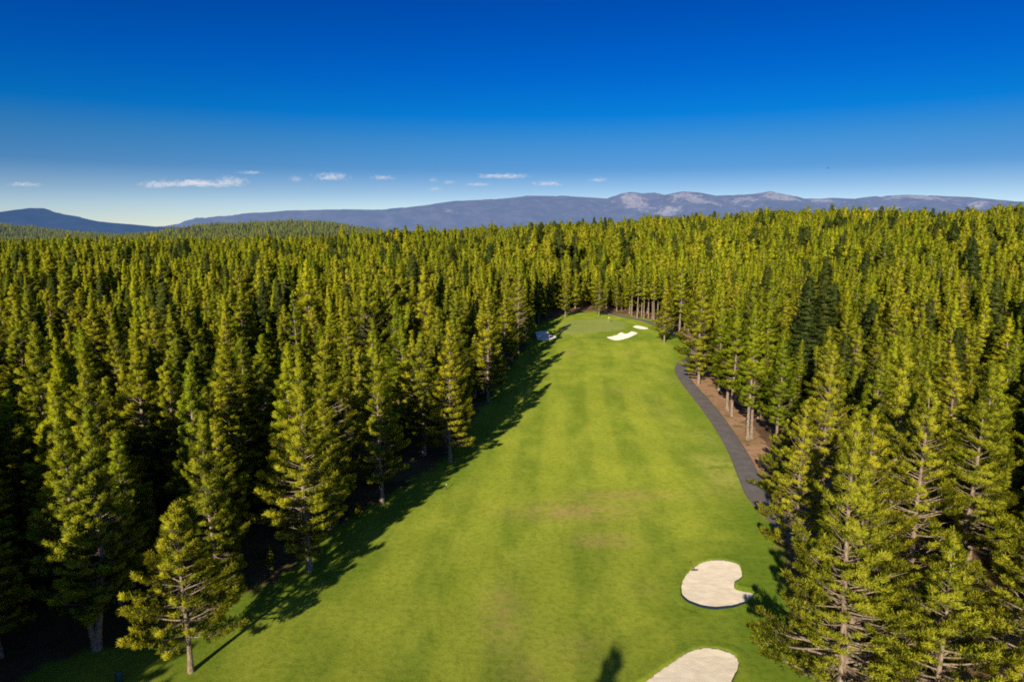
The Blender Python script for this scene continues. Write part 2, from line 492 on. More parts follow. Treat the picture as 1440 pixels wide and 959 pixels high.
    trunk = np_mesh(name + '_trunk', V, quads=Q)
    smooth(trunk)
    bark = M_BARKD if kind == 'fir' else M_BARK
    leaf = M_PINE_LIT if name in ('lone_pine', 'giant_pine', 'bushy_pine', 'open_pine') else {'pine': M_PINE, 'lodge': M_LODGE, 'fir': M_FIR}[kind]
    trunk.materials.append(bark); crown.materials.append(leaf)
    return trunk, crown

# near variants, all 24 m tall unless said otherwise
VAR = {}
VAR['full_a'] = tree_meshes('full_pine', 11, 24, 4.1, .10, 'pine', 1.25)
VAR['full_b'] = tree_meshes('full_pine', 12, 24, 3.9, .13, 'pine', 1.2, shape=.78)
VAR['full_c'] = tree_meshes('full_pine', 21, 24, 3.6, .15, 'pine', 1.2, shape=.95, lean=.01)
VAR['open_a'] = tree_meshes('open_pine', 13, 24, 4.6, .12, 'pine', .90, whorl=.7, open_=.56, shape=.75, bare=.14)
VAR['slim_a'] = tree_meshes('slim_pine', 14, 24, 3.1, .16, 'lodge', 1.45, whorl=.5, shape=.85, open_=.42)
VAR['slim_b'] = tree_meshes('slim_pine', 15, 24, 2.8, .26, 'lodge', 1.5, whorl=.5, shape=.7, open_=.45)
VAR['slim_c'] = tree_meshes('slim_pine', 16, 24, 3.1, .20, 'lodge', 1.3, whorl=.55, shape=.72, bare=.1, open_=.5)
VAR['thin'] = tree_meshes('thin_pine', 24, 24, 2.9, .22, 'lodge', .95, whorl=.75, nbr=4, shape=.62, bare=.45, open_=.6)
VAR['round'] = tree_meshes('rounded_pine', 25, 24, 3.7, .22, 'pine', 1.2, shape=.5, open_=.5, bare=.1, lean=.015)
VAR['bare'] = tree_meshes('bare_trunk_pine', 17, 24, 2.5, .40, 'lodge', 1.4, whorl=.5, shape=.65)
VAR['twin'] = tree_meshes('twin_pine', 18, 24, 3.3, .16, 'pine', 1.1, tops=((-1.0, 0, 1.0), (1.1, .4, .97)))
VAR['fir'] = tree_meshes('fir', 19, 24, 3.4, .06, 'fir', 1.5, whorl=.42, nbr=6, blade=.30, nbl=14)
VAR['lone'] = tree_meshes('lone_pine', 20, 16.4, 4.4, .20, 'pine', 1.15, whorl=.55, shape=.72, open_=.35, nbr=5)
VAR['giant'] = tree_meshes('giant_pine', 22, 25, 5.3, .04, 'pine', .74, whorl=.62, open_=.58, shape=.80, bare=.10, tops=((-.5, 0, 1.0), (.45, -.3, .80)))
VAR['bushy'] = tree_meshes('bushy_pine', 23, 17, 5.1, .07, 'pine', 1.2, shape=.9)
VH = {k: 24. for k in VAR}; VH.update(lone=16.4, giant=25., bushy=17.)

# ------------------------------------------------------------------ hand-placed trees (variant, x, y, height, spin, label)
HERO = [
 ('lone', -29.3, 56.5, 16.4, 2.6, 'broad sunlit pine standing alone on the grass with its whole trunk showing'),
 ('twin', -39.9, 59.9, 24.6, .1, 'tall double-topped pine with shaded lower half, left of the lone pine'),
 ('full_b', -31.6, 67.5, 21.3, 1.0, 'sunlit pine with pale trunk visible, directly behind the lone broad pine'),
 ('full_a', -23.9, 75.1, 26.3, 2.2, 'tall shaggy pine beside the fork of trunk shadows on the grass'),
 ('full_c', -24.6, 86.5, 22.6, .3, 'pine close behind the tall shaggy pine by the trunk shadows'),
 ('full_c', -19.1, 95.1, 24.1, 4.0, 'half-shaded pine midway along the shadowed left edge of the fairway'),
 ('full_a', -10.7, 113.3, 24.6, 3.1, 'full sunlit conical pine jutting out from the left edge of the fairway'),
 ('full_b', -5.5, 154.4, 26.3, 5.0, 'brownish sunlit pine whose long shadow points to the green'),
 ('open_a', 2.0, 215, 27.0, 2.0, 'bare-limbed pine near the left end of the long fairway shadow'),
 ('slim_c', 3.4, 262, 27.5, 2.4, 'tall pine behind the shaded bunker left of the green'),
 ('full_c', 24.0, 305, 22.0, .7, 'dense pine on the far left corner of the green'),
 ('full_b', 39.6, 309, 20.5, 1.9, 'sunlit pine with clear trunk standing alone behind the green'),
 ('full_b', 53.6, 236.9, 22.0, 2.8, 'round-crowned pine with short trunk standing right of the green bunkers'),
 ('full_a', 48.3, 172.5, 29.6, 1.2, 'very tall conical pine where the cart path curves behind trees'),
 ('slim_a', 55.9, 180.4, 25.0, 1.4, 'pine on the bare brown soil behind the curve of the cart path'),
 ('slim_c', 47.2, 142, 26.0, 2.6, 'slender pine beside the middle of the cart path'),
 ('slim_b', 45.0, 125.5, 26.0, .6, 'tall pine with bare lower trunk close beside the cart path'),
 ('bare', 46.0, 126.3, 24.5, 3.6, 'bare-trunked pine touching the tall bare-based pine next to the cart path'),
 ('bushy', 39.9, 95.5, 12.6, .9, 'short bushy shaded pine at the near end of the cart path'),
 ('open_a', 41.2, 86.0, 25.0, 2.9, 'tall open pine behind the largest front pine, over the path end'),
 ('giant', 28.3, 53.2, 25.3, .2, 'largest front pine, wide and open with pale limbs beside the bunkers'),
 ('open_a', 33.2, 60.5, 23.4, 5.2, 'open pine with pale bare trunk just right of the largest front pine'),
 ('open_a', 42.8, 68.2, 24.4, 1.7, 'bright open-branched pine between the pale trunk pine and the dark gap'),
 ('full_b', 54.2, 75.6, 25.0, 3.3, 'tall full pine left of the deep dark gap on the right'),
 ('bushy', 34.4, 50.0, 16.8, 4.4, 'full lime-green pine at the bottom edge right of the largest front pine'),
 ('lone', 41.8, 50.6, 18.2, .5, 'full pine cut off by the lower right corner of the view'),
 ('slim_b', 46.8, 116.0, 22.5, 1.1, 'slim pine on the brown soil between path and forest'),
]
for i, xx in enumerate((55.0, 57.2, 59.0, 61.2, 62.6, 64.5, 66.2, 57.9, 60.6, 64.0)):
    HERO.append(('bare', xx - (2 if i > 6 else 0), 311.5 - i * 2.6 + (8 if i > 6 else 0) + (i * 7 % 3), 21.5 + (i * 5 % 4), i * 1.3, None))

# ------------------------------------------------------------------ forest scatter
def scatter():
    rs = random.Random(5)
    pts = []
    def cells(y0, y1, sp, xlim):
        y = y0; row = 0
        while y < y1:
            xl, xr = xlim(y)
            x = xl + (row % 2) * sp * .5
            while x < xr:
                pts.append((x + (rs.random() - .5) * sp * .85, y + (rs.random() - .5) * sp * .85, sp))
                x += sp
            y += sp * .88; row += 1
    cells(-45, 60, 5.4, lambda y: (-95, -34))
    cells(20, 60, 5.4, lambda y: (24, 85))
    cells(60, 330, 6.3, lambda y: (-.86 * y - 40, 5))
    cells(60, 330, 5.5, lambda y: (5, .86 * y + 30))
    cells(330, 700, 6.3, lambda y: (-.84 * y - 20, .02 * y))
    cells(330, 700, 5.6, lambda y: (.02 * y, .84 * y + 20))
    cells(700, 1150, 7.0, lambda y: (-.82 * y, .82 * y))
    cells(1150, 2000, 9.5, lambda y: (-.80 * y, -.02 * y))
    cells(2000, 3700, 12.5, lambda y: (-.80 * y, -.02 * y))
    return np.array(pts)

P = scatter()
X, Y, SP = P[:, 0], P[:, 1], P[:, 2]
near = (Y < 350) & (np.abs(X) < 120)
sd = np.full(len(X), 99.)
sd[near] = poly_sdf(GRASS, X[near], Y[near])
keep = sd > 1.2
ptube = np.full(len(X), 99.)
nn = near & keep
for i in range(0, len(PATH1), 2):
    ptube[nn] = np.minimum(ptube[nn], np.hypot(X[nn] - PATH1[i, 0], Y[nn] - PATH1[i, 1]))
keep &= ptube > 3.6
# clearings beside the path and just inside the front right corner
for (cx, cy, rx, ry) in ((47.5, 118, 4.8, 13), (52, 150, 4.5, 9), (53.5, 176, 5.5, 15), (39.5, 88, 3.6, 11), (31.0, 61.5, 4.0, 4.5), (47, 62, 5.5, 9.5), (42, 44, 20, 18.5), (-36, 66, 4.0, 4.5), (-33, 50, 9, 7.5), (60, 250, 5, 16)):
    keep &= ((X - cx) / rx) ** 2 + ((Y - cy) / ry) ** 2 > 1
for (v, hx, hy, hh, a, l) in HERO:
    keep &= np.hypot(X - hx, Y - hy) > (3.3 if v in ('bare', 'slim_b', 'slim_c', 'slim_a') else 4.2)
rs = np.random.RandomState(31)
u = rs.rand(len(X), 6)
clump = fbm(X / 45. + 9, Y / 45., 3)
keep &= ~((u[:, 0] < .05) | ((clump < .30) & (u[:, 0] < .45)))
# looser wood on the left: gaps, and a thinner fringe behind the edge trees
lf = (X < .155 * Y - 12) & (Y < 330)
keep &= ~(lf & (clump < .37) & (u[:, 0] < .60))
keep &= ~(lf & (sd < 10) & (u[:, 0] < .50))
X, Y, SP, u, clump = X[keep], Y[keep], SP[keep], u[keep], clump[keep]
Z = terrain(X, Y)
hgt = 12.5 + 12.5 * u[:, 1] ** .8 + (clump - .45) * 15 + np.where(u[:, 2] > .94, 6.0, 0) + np.where(SP > 6, 1.5, 0)
hgt = np.where((u[:, 2] < .10) & (SP < 6), hgt * .55, hgt)
hgt = hgt + np.where(Y > 380, (fbm(X / 55. + 4, Y / 55., 3) - .45) * 22 + np.where(u[:, 0] > .93, 5, 0), 0)
hgt = np.where((Y > 240) & (u[:, 2] > .962) & (Y < 1300), np.where(X < 0, 24, 27) + 9 * u[:, 1], hgt)
hgt = np.clip(hgt, 6, 38)
NAMES_L = ['full_a', 'full_b', 'full_c', 'open_a', 'slim_a', 'slim_b', 'slim_c', 'fir', 'twin', 'thin', 'round']
W_L = np.cumsum([.15, .14, .14, .08, .11, .09, .10, .05, .01, .06, .07])
W_R = np.cumsum([.09, .11, .12, .07, .17, .13, .14, .04, .01, .05, .07])
pick = np.where(X < 15, np.searchsorted(W_L, u[:, 3] * .9999), np.searchsorted(W_R, u[:, 3] * .9999))
pick = np.where(u[:, 2] > .94, np.where(u[:, 4] > .66, 7, np.where(u[:, 4] > .4, 0, pick)), pick)
pick = np.clip(pick, 0, 10)
pick = np.where((pick == 7) & (Y < 115), 1, pick)
spin = u[:, 5] * 6.283
wide = np.where(Y < 330, 1.05 + .38 * u[:, 4], 1.05 + .35 * u[:, 4])

SAPL = [('bushy', -33.8, 66.2, 2.6, 'small round sapling at the wood edge, left behind the lone pine'), ('full_c', -28.3, 74.6, 3.4, 'young slender pine sapling beside the fork of trunk shadows'),
        ('bushy', -21.6, 90.2, 2.2, 'low shrubby sapling on the left edge below the half-shaded pine'), ('full_a', 43.0, 108.5, 3.0, 'young pine on brown soil beside the path before the bare-based tall pine'),
        ('full_b', 51.2, 166, 3.2, 'young pine on brown soil below the path curve')]
SOLO = [134,198,199,200,208,209,210,217,218,219,220,221,229,230,231,232,233,243,244,245,246,256,257,258,259,260,262,270,271,272,273,275,276,288,290,292,293,298,301,302,303,304,311,312,314,315,316,326,327,329,330,340,341,344,345,350,351,352,354,361,362,365,366,378,380,381,382,383,384,391,394,397,399,400,401,402,403,404,415,418,419,421,438,439,440,441,452,454,457,458,459,462,464,474,479,481,482,483,485,486,499,500,507,508,509,528,529,533,535,536,537,558,568,580,584,590,593,613,627,630,633,650,652,654,665,667,679,680,681,740,741,742,762,769,817,829,830,831,832,854,868,872,878,885,889,899,903,918,934,939,950,954,970,972,1003,1006,1041,1063,1071,1392,1393,1398,1399,1405,1406,1414,1419,1421,1422,1428,1433,1435,1447,1448,1449,1458,1460,1461,1468,1469,1471,1478,1490,1494,1495,1496,1506,1507,1525,1527,1538,1540,1542,1543,1545,1553,1554,1555,1556,1557,1562,1571,1572,1573,1574,1576,1577,1578,1589,1590,1591,1595,1596,1599,1600,1615,1629,1631,1635,1638,1650,1652,1653,1675,1688,1717,1734,1767,1768,1771,1781,1783,1784,1822,1841,1842,1843,1844,1873,1910,1924,1934,1948,1963,1990,1998,2051,2080,2112,2160,2162,2235,2249,2285,2399,2498,2502,2521,2522,2540,2611,2618,7003] #SOLO#
import os
DEV = os.environ.get('TREE_DEV')
if DEV:
    SOLO = [i for i in range(len(X)) if 40 < Y[i] < 330 and abs(X[i]) < .8 * Y[i] + 5]

def place_tree(v, x, y, h, a, label, cat, group, z=None, name='pine_tree', wf=1.06):
    e = bpy.data.objects.new(name, None); COL.objects.link(e)
    e.empty_display_size = 1
    e.location = (x, y, float(terrain(x, y)) if z is None else z)
    s = h / VH[v]
    e.rotation_euler = (0, 0, a); e.scale = (s * wf,) * 2 + (s,)
    tag(e, label, cat, group)
    tr, cr = VAR[v]
    obj('trunk', tr, None, e); obj('crown', cr, None, e)
    return e

for (v, x, y, h, a, l) in HERO:
    place_tree(v, x, y, h, a, l or 'pine with long bare trunk in the row right behind the green', 'pine tree', 'pines lining the fairway' if l else 'bare-trunked pines behind the green', 0.0)

for k_, (v_, x_, y_, h_, l_) in enumerate(SAPL):
    place_tree(v_, x_, y_, h_, k_ * 1.7, l_, 'sapling', 'saplings at the wood edge', 0.02, 'sapling', 1.2)
SOLO_SET = set(SOLO)
def left_side(x, y): return x < .155 * y - 12
FORM = {'full_a': 'bushy pine', 'full_b': 'full pine', 'full_c': 'conical pine', 'open_a': 'open-limbed pine', 'slim_a': 'slim pine', 'slim_b': 'narrow pine', 'slim_c': 'slender pine', 'fir': 'dark fir', 'twin': 'double-topped pine', 'thin': 'sparse thin pine', 'round': 'round-topped pine'}
def view_xy(x, y, z):
    c, s_ = math.cos(R(9.433)), math.sin(R(9.433))
    d = y * c - (z - 40) * s_; upv = y * s_ + (z - 40) * c
    return 720 + 960 * x / d, 479.5 - 960 * upv / d
HPX = [(view_xy(h[1], h[2], h[3] * .97) + view_xy(h[1], h[2], h[3] * .5)[1:], h) for h in HERO if h[5]]
SHORT = {0: 'the lone pine on the grass', 1: 'the double-topped pine beside the lone pine', 2: 'the pale-trunked pine behind the lone pine', 3: 'the shaggy pine by the trunk shadows', 5: 'the half-shaded pine on the left fairway edge',
         6: 'the conical pine jutting from the left edge', 7: 'the brownish pine shadowing toward the green', 8: 'the bare-limbed pine at the shadow end', 10: 'the dense pine on the green corner', 11: 'the clear-trunked pine behind the green', 12: 'the round-crowned pine by the green bunkers',
         13: 'the tallest pine at the path curve', 15: 'the slender pine beside the cart path', 16: 'the tall bare-based pine beside the path', 18: 'the short bushy pine at the path end', 20: 'the largest front pine', 22: 'the bright open pine before the dark gap', 23: 'the tall pine left of the dark gap', 24: 'the lime-green pine at the bottom edge'}
USED = set()
def tree_label(i):
    v = NAMES_L[pick[i]]
    form = ('tall ' if hgt[i] > 24.5 else 'short ' if hgt[i] < 14 else '') + FORM[v]
    pu, pv = view_xy(X[i], Y[i], Z[i] + hgt[i] * .97)
    best = None
    for k in SHORT:
        (hu, hv, hm), h = HPX[k]
        d = math.hypot(pu - hu, (pv - hv) * .8)
        if best is None or d < best[0]: best = (d, k, pu - hu, pv - hv, h)
    d, k, du, dv, h = best
    wpx = 960 / h[2] * 5
    if d < max(70, wpx * 2.2):
        if Y[i] > h[2] + 4 and abs(du) < wpx * .6: rel = 'directly behind'
        elif Y[i] > h[2] + 4 and dv < -15: rel = 'behind and left of' if du < 0 else 'behind and right of'
        else: rel = 'just left of' if du < 0 else 'just right of'
        l = '%s %s %s' % (form, rel, SHORT[k])
        if l not in USED:
            USED.add(l); return l
    side = 'left' if left_side(X[i], Y[i]) else 'right'
    pc, pd_ = round(pu / 14.4), round(pv / 9.59)
    where = 'at the left border' if pc < 1 else 'at the right border' if pc > 99 else '%d%% across' % pc
    l = '%s, %s forest, tip %s and %d%% down the photo' % (form, side, where, pd_)
    if l in USED: l = '%s, %s forest, treetop %s and %.1f%% down the photo' % (form, side, where, pv / 9.59)
    USED.add(l); return l
for i in SOLO:
    v = NAMES_L[pick[i]]
    e_ = place_tree(v, X[i], Y[i], hgt[i], spin[i], tree_label(i), 'fir tree' if v == 'fir' else 'pine tree', 'pines of the forest left of the fairway' if X[i] < 30 and left_side(X[i], Y[i]) else 'pines of the forest right of the fairway', Z[i], 'fir_tree' if v == 'fir' else 'pine_tree', wide[i])
    if DEV: e_['sid'] = int(i)

# the rest of the forest: one object of instanced trees
def joined(name, pair):
    """one template mesh with bark and needles, kept out of the scene"""
    tr, cr = pair
    n1, n2 = len(tr.vertices), len(cr.vertices)
    co = np.zeros((n1 + n2) * 3, dtype=np.float32)
    tr.vertices.foreach_get('co', co[:n1 * 3]); cr.vertices.foreach_get('co', co[n1 * 3:])
    q1 = np.zeros(len(tr.loops), dtype=np.int32); q2 = np.zeros(len(cr.loops), dtype=np.int32)
    tr.loops.foreach_get('vertex_index', q1); cr.loops.foreach_get('vertex_index', q2)
    me = np_mesh(name, co.reshape(-1, 3), quads=np.concatenate([q1.reshape(-1, 4), q2.reshape(-1, 4) + n1]))
    tn = np.zeros(n2, dtype=np.float32); cr.attributes['tint'].data.foreach_get('value', tn)
    attr(me, 'tint', np.concatenate([np.zeros(n1), tn]))
    me.materials.append(tr.materials[0]); me.materials.append(cr.materials[0])
    me.polygons.foreach_set('material_index', np.concatenate([np.zeros(len(q1) // 4), np.ones(len(q2) // 4)]).astype(np.int32))
    smooth(me)
    nr = np.zeros(len(cr.loops) * 3, dtype=np.float32); cr.corner_normals.foreach_get('vector', nr)
    n0 = np.zeros(n1 * 3, dtype=np.float32); tr.vertex_normals.foreach_get('vector', n0)
    vn = np.zeros((n2, 3), dtype=np.float32); vn[q2] = nr.reshape(-1, 3)
    me.normals_split_custom_set_from_vertices(np.concatenate([n0.reshape(-1, 3), vn]))
    return me

FAR = []
FAR.append(tree_meshes('far_pine', 41, 24, 4.0, .10, 'pine', .55, whorl=1.0, blade=.75, nbl=7))
FAR.append(tree_meshes('far_pine', 42, 24, 3.6, .14, 'pine', .55, whorl=1.0, blade=.75, nbl=7, shape=.75))
FAR.append(tree_meshes('far_pine', 43, 24, 3.0, .18, 'lodge', .62, whorl=.9, blade=.7, nbl=7))
FAR.append(tree_meshes('far_pine', 44, 24, 2.7, .22, 'lodge', .62, whorl=.9, blade=.7, nbl=7, shape=.7))
FAR.append(tree_meshes('far_fir', 45, 24, 3.4, .06, 'fir', .8, whorl=.8, blade=.6, nbl=7))
tcol = bpy.data.collections.new('tree_templates')      # never linked to the scene
tmpl = [joined('t%02d' % i, VAR[k]) for i, k in enumerate(NAMES_L)] + [joined('t%02d' % (11 + i), p) for i, p in enumerate(FAR)]
for i, me in enumerate(tmpl):
    o = bpy.data.objects.new('template_%02d' % i, me); tcol.objects.link(o)
far_of = np.array([11, 12, 11, 12, 13, 14, 13, 15, 12, 14, 12])
vi = np.where(Y > 330, far_of[pick], pick)
rest = np.array([i for i in range(len(X)) if i not in SOLO_SET])
# one tall pine just behind the viewpoint whose shadow tip falls on the grass
# and the tall wood edge beside it that shades the lower left
EX = [(-11.2, -1.5, 25.0, 3, 1.5), (-46.5, 31.5, 27, 0, 1.15), (-47.5, 26.5, 28, 1, 1.2), (-52, 31, 29, 2, 1.25), (-51, 22, 28, 0, 1.2), (-56, 27, 30, 1, 1.2), (-57, 37, 28, 2, 1.25), (-62, 33, 30, 0, 1.2), (-66, 42, 28, 1, 1.2), (-52, 38, 25, 4, 1.2), (-61, 45, 27, 0, 1.2)]
EX = np.array(EX)
fx = np.append(X[rest], EX[:, 0]); fy = np.append(Y[rest], EX[:, 1]); fz = np.append(Z[rest], 0 * EX[:, 0])
fh = np.append(hgt[rest], EX[:, 2]); fs = np.append(spin[rest], EX[:, 0]); fv = np.append(vi[rest], EX[:, 3])
pm = bpy.data.meshes.new('forest_points')
pm.vertices.add(len(fx)); pm.vertices.foreach_set('co', np.stack([fx, fy, fz], -1).astype(np.float32).ravel())
pm.update()
attr(pm, 'tree_wide', fh / 24. * np.append(wide[rest], EX[:, 4])); attr(pm, 'tree_scale', fh / 24.); attr(pm, 'tree_spin', fs)
a = pm.attributes.new('tree_kind', 'INT', 'POINT'); a.data.foreach_set('value', fv.astype(np.int32))
forest = obj('forest', pm)
tag(forest, 'dense evergreen forest of pines spreading to the hills behind the nearer trees', 'forest', None, 'stuff')
ng = bpy.data.node_groups.new('plant_forest', 'GeometryNodeTree')
ng.interface.new_socket('Geometry', in_out='INPUT', socket_type='NodeSocketGeometry')
ng.interface.new_socket('Geometry', in_out='OUTPUT', socket_type='NodeSocketGeometry')
N = ng.nodes.new; Lk = ng.links.new
gi = N('NodeGroupInput'); go = N('NodeGroupOutput')
ci = N('GeometryNodeCollectionInfo'); ci.inputs['Collection'].default_value = tcol
ci.inputs['Separate Children'].default_value = True; ci.inputs['Reset Children'].default_value = True
ip = N('GeometryNodeInstanceOnPoints')
ip.inputs['Pick Instance'].default_value = True
def named(nm, ty):
    q = N('GeometryNodeInputNamedAttribute'); q.data_type = ty; q.inputs['Name'].default_value = nm
    return q.outputs[0]
cx = N('ShaderNodeCombineXYZ'); Lk(named('tree_spin', 'FLOAT'), cx.inputs[2])
Lk(gi.outputs[0], ip.inputs['Points']); Lk(ci.outputs[0], ip.inputs['Instance'])
Lk(named('tree_kind', 'INT'), ip.inputs['Instance Index'])
Lk(cx.outputs[0], ip.inputs['Rotation']); 
sc3 = N('ShaderNodeCombineXYZ'); tw_ = named('tree_wide', 'FLOAT')
Lk(tw_, sc3.inputs[0]); Lk(tw_, sc3.inputs[1]); Lk(named('tree_scale', 'FLOAT'), sc3.inputs[2]); Lk(sc3.outputs[0], ip.inputs['Scale'])
Lk(ip.outputs[0], go.inputs[0])
md = forest.modifiers.new('forest', 'NODES'); md.node_group = ng
print('TREES', len(X), 'forest', len(fx))

# ------------------------------------------------------------------ ground
def axis_grid(lo, hi, near_lo, near_hi, step, grow=1.16):
    a = list(np.arange(near_lo, near_hi + .01, step))
    s = step
    while a[-1] < hi:
        s *= grow; a.append(a[-1] + s)
    s = step; b = []
    c = near_lo
    while c > lo:
        s *= grow; c -= s; b.append(c)
    return np.array(b[::-1] + a)

def grid_mesh(name, gx, gy, zf):
    GX, GY = np.meshgrid(gx, gy)
    GZ = zf(GX, GY)
    nx, ny = len(gx), len(gy)
    idx = np.arange(nx * ny).reshape(ny, nx)
    q = np.stack([idx[:-1, :-1], idx[:-1, 1:], idx[1:, 1:], idx[1:, :-1]], -1).reshape(-1, 4)
    me = np_mesh(name, np.stack([GX, GY, GZ], -1).reshape(-1, 3), quads=q)
    smooth(me)
    return me, GX, GY, q

def ground_z(x, y):
    z = terrain(x, y)
    m = (np.abs(x) < 90) & (y < 360) & (y > -80)
    s = np.full(x.shape, 9.)
    s[m] = poly_sdf(GRASS, x[m], y[m])
    return z - 2.2 * smoothstep(-2, -9, s)
gx = axis_grid(-26000, 26000, -120, 120, 4.0, 1.07)
gy = axis_grid(-600, 34000, -80, 360, 4.0, 1.05)
me, *_ = grid_mesh('ground', gx, gy, ground_z)
tag(obj('ground', me, M_GROUND), 'brown needle-covered forest floor reaching to the hills', 'ground', None, 'structure')

# fairway sheet
fgx = np.arange(-66, 76, .6); fgy = np.arange(-60, 350, .6)
GXf, GYf = np.meshgrid(fgx, fgy)
EDGE = poly_sdf(GRASS, GXf, GYf)
BS = {k: poly_sdf(p, GXf, GYf) for k, p in BUNKP.items()}
GS = poly_sdf(GREEN, GXf, GYf)
mound = (fbm(GXf / 26., GYf / 26., 3) - .44) * .9 * smoothstep(0, -8, EDGE)
for k in ('A', 'B'):
    mound = mound * smoothstep(0, 9, np.abs(BS[k])) + .25 * np.exp(-(np.maximum(BS[k], 0) / 4.) ** 2) * 0
for k in BS: mound = mound * smoothstep(.5, 7, BS[k])
mound += .55 * smoothstep(6, -4, GS)
pd = np.full(GXf.shape, 99.)
for i in range(0, len(PATH1), 1):
    m = (np.abs(GXf - PATH1[i, 0]) < 12) & (np.abs(GYf - PATH1[i, 1]) < 12)
    pd[m] = np.minimum(pd[m], np.hypot(GXf[m] - PATH1[i, 0], GYf[m] - PATH1[i, 1]))
mound *= smoothstep(2.0, 8, pd)
mound *= smoothstep(0, 6, np.minimum.reduce([np.hypot(GXf - h[1], GYf - h[2]) for h in HERO]))
zf = .03 + mound
for k in BS:
    zf = np.where(BS[k] < .15, -1.6, zf)
ny, nx = GXf.shape
idx = np.arange(nx * ny).reshape(ny, nx)
q = np.stack([idx[:-1, :-1], idx[:-1, 1:], idx[1:, 1:], idx[1:, :-1]], -1).reshape(-1, 4)
ec = EDGE.reshape(-1)[q].min(1)
q = q[ec < 6.5]
used = np.unique(q); remap = -np.ones(nx * ny, dtype=np.int64); remap[used] = np.arange(len(used))
co = np.stack([GXf, GYf, zf], -1).reshape(-1, 3)[used]
fm = np_mesh('fairway', co, quads=remap[q]); smooth(fm)
def grass_attrs(me, x, y, edge, bs, gs):
    # lengthwise mowing bands that follow the hole
    cxl = 8 + .062 * y + np.where(y > 150, (y - 150) * .02, 0)
    w = np.sin((x - cxl) / 4.6 * np.pi / 1.0 + .6 * np.sin(y / 60.))
    stripe = smoothstep(-.5, .5, w) * smoothstep(-6, -12, edge) * smoothstep(245, 232, y) * smoothstep(20, 60, y)
    attr(me, 'stripe', stripe * np.clip(.25 + 1.1 * vnoise(x / 11., y / 31.), 0, 1))
    bmin = np.minimum.reduce(list(bs.values()))
    ring = np.exp(-((bmin - 4.4) / 1.1) ** 2) * .45 + smoothstep(4.6, 1.0, bmin) * .40
    attr(me, 'rough', np.clip(ring + smoothstep(-9, -3, edge) * .7, 0, 1))
    dry = np.zeros_like(x)
    for (cx, cy, rx, ry, a) in ((9, 92, 8, 3.2, .9), (17, 98, 7, 2.2, .7), (12, 83, 4, 2.2, .75), (-1, 66, 2.2, 6, .6), (6.5, 60, 3, 3, .3), (19, 219, 2.6, 5, .6), (27, 165, 5, 3, .3), (38, 217, 2, 4, .45),
                                 (1, 55, 2.5, 4, .35), (33, 100, 4, 4, .25), (14.5, 71, 2, 2, .25)):
        dry += a * np.exp(-((x - cx) / rx) ** 2 - ((y - cy) / ry) ** 2)
    attr(me, 'dry', np.clip(dry, 0, 1))
    pale = np.zeros_like(x)
    for (cx, cy, rx, ry, a) in ((35, 111, 3.6, 7, .75), (37.5, 128, 3, 6, .4), (34, 104, 3, 3, .4), (30, 244, 8, 2.0, .35), (41, 180, 3, 8, .3), (33, 150, 4, 12, .25)):
        pale += a * np.exp(-((x - cx) / rx) ** 2 - ((y - cy) / ry) ** 2)
    attr(me, 'pale', np.clip(pale, 0, 1))
    attr(me, 'green', smoothstep(.5, -.4, gs))
    attr(me, 'edge', edge)
flat = lambda a: a.reshape(-1)[used]
grass_attrs(fm, co[:, 0], co[:, 1], flat(EDGE), {k: flat(v) for k, v in BS.items()}, flat(GS))
tag(obj('fairway', fm, M_GRASS), 'long mown green fairway running between the pines', 'fairway', None, 'structure')

def fair_z(x, y):
    i = np.clip((np.asarray(x) - fgx[0]) / .6, 0, nx - 1.01); j = np.clip((np.asarray(y) - fgy[0]) / .6, 0, ny - 1.01)
    i0 = i.astype(int); j0 = j.astype(int); fx_ = i - i0; fy_ = j - j0
    zz = .03 + mound
    return (zz[j0, i0] * (1 - fx_) + zz[j0, i0 + 1] * fx_) * (1 - fy_) + (zz[j0 + 1, i0] * (1 - fx_) + zz[j0 + 1, i0 + 1] * fx_) * fy_

# cart path
def strip(name, line, half, mat, zoff):
    t = np.gradient(line, axis=0); t /= np.linalg.norm(t, axis=1, keepdims=True)
    nrm = np.stack([t[:, 1], -t[:, 0]], -1)
    us = np.array([-1, -.85, -.4, 0, .4, .85, 1])
    wob = 1 + .03 * np.sin(np.arange(len(line)) * .31)
    pts = line[:, None, :] + nrm[:, None, :] * (us[None, :, None] * half * wob[:, None, None])
    z = np.full(pts.shape[:2], 0.)
    z += np.maximum(fair_z(pts[..., 0], pts[..., 1]), .03) + zoff * (1 - np.abs(us) ** 6)[None] + .004
    K, M = pts.shape[:2]
    idx = np.arange(K * M).reshape(K, M)
    q = np.stack([idx[:-1, :-1], idx[:-1, 1:], idx[1:, 1:], idx[1:, :-1]], -1).reshape(-1, 4)
    me = np_mesh(name, np.concatenate([pts, z[..., None]], -1).reshape(-1, 3), quads=q); smooth(me)
    attr(me, 'rim', np.tile(np.abs(us), K))
    return obj(name, me, mat)
tag(strip('cart_path', PATH1, 1.75, M_ASPH, .05), 'narrow grey asphalt cart path curving along the right of the fairway', 'path', None, 'structure')

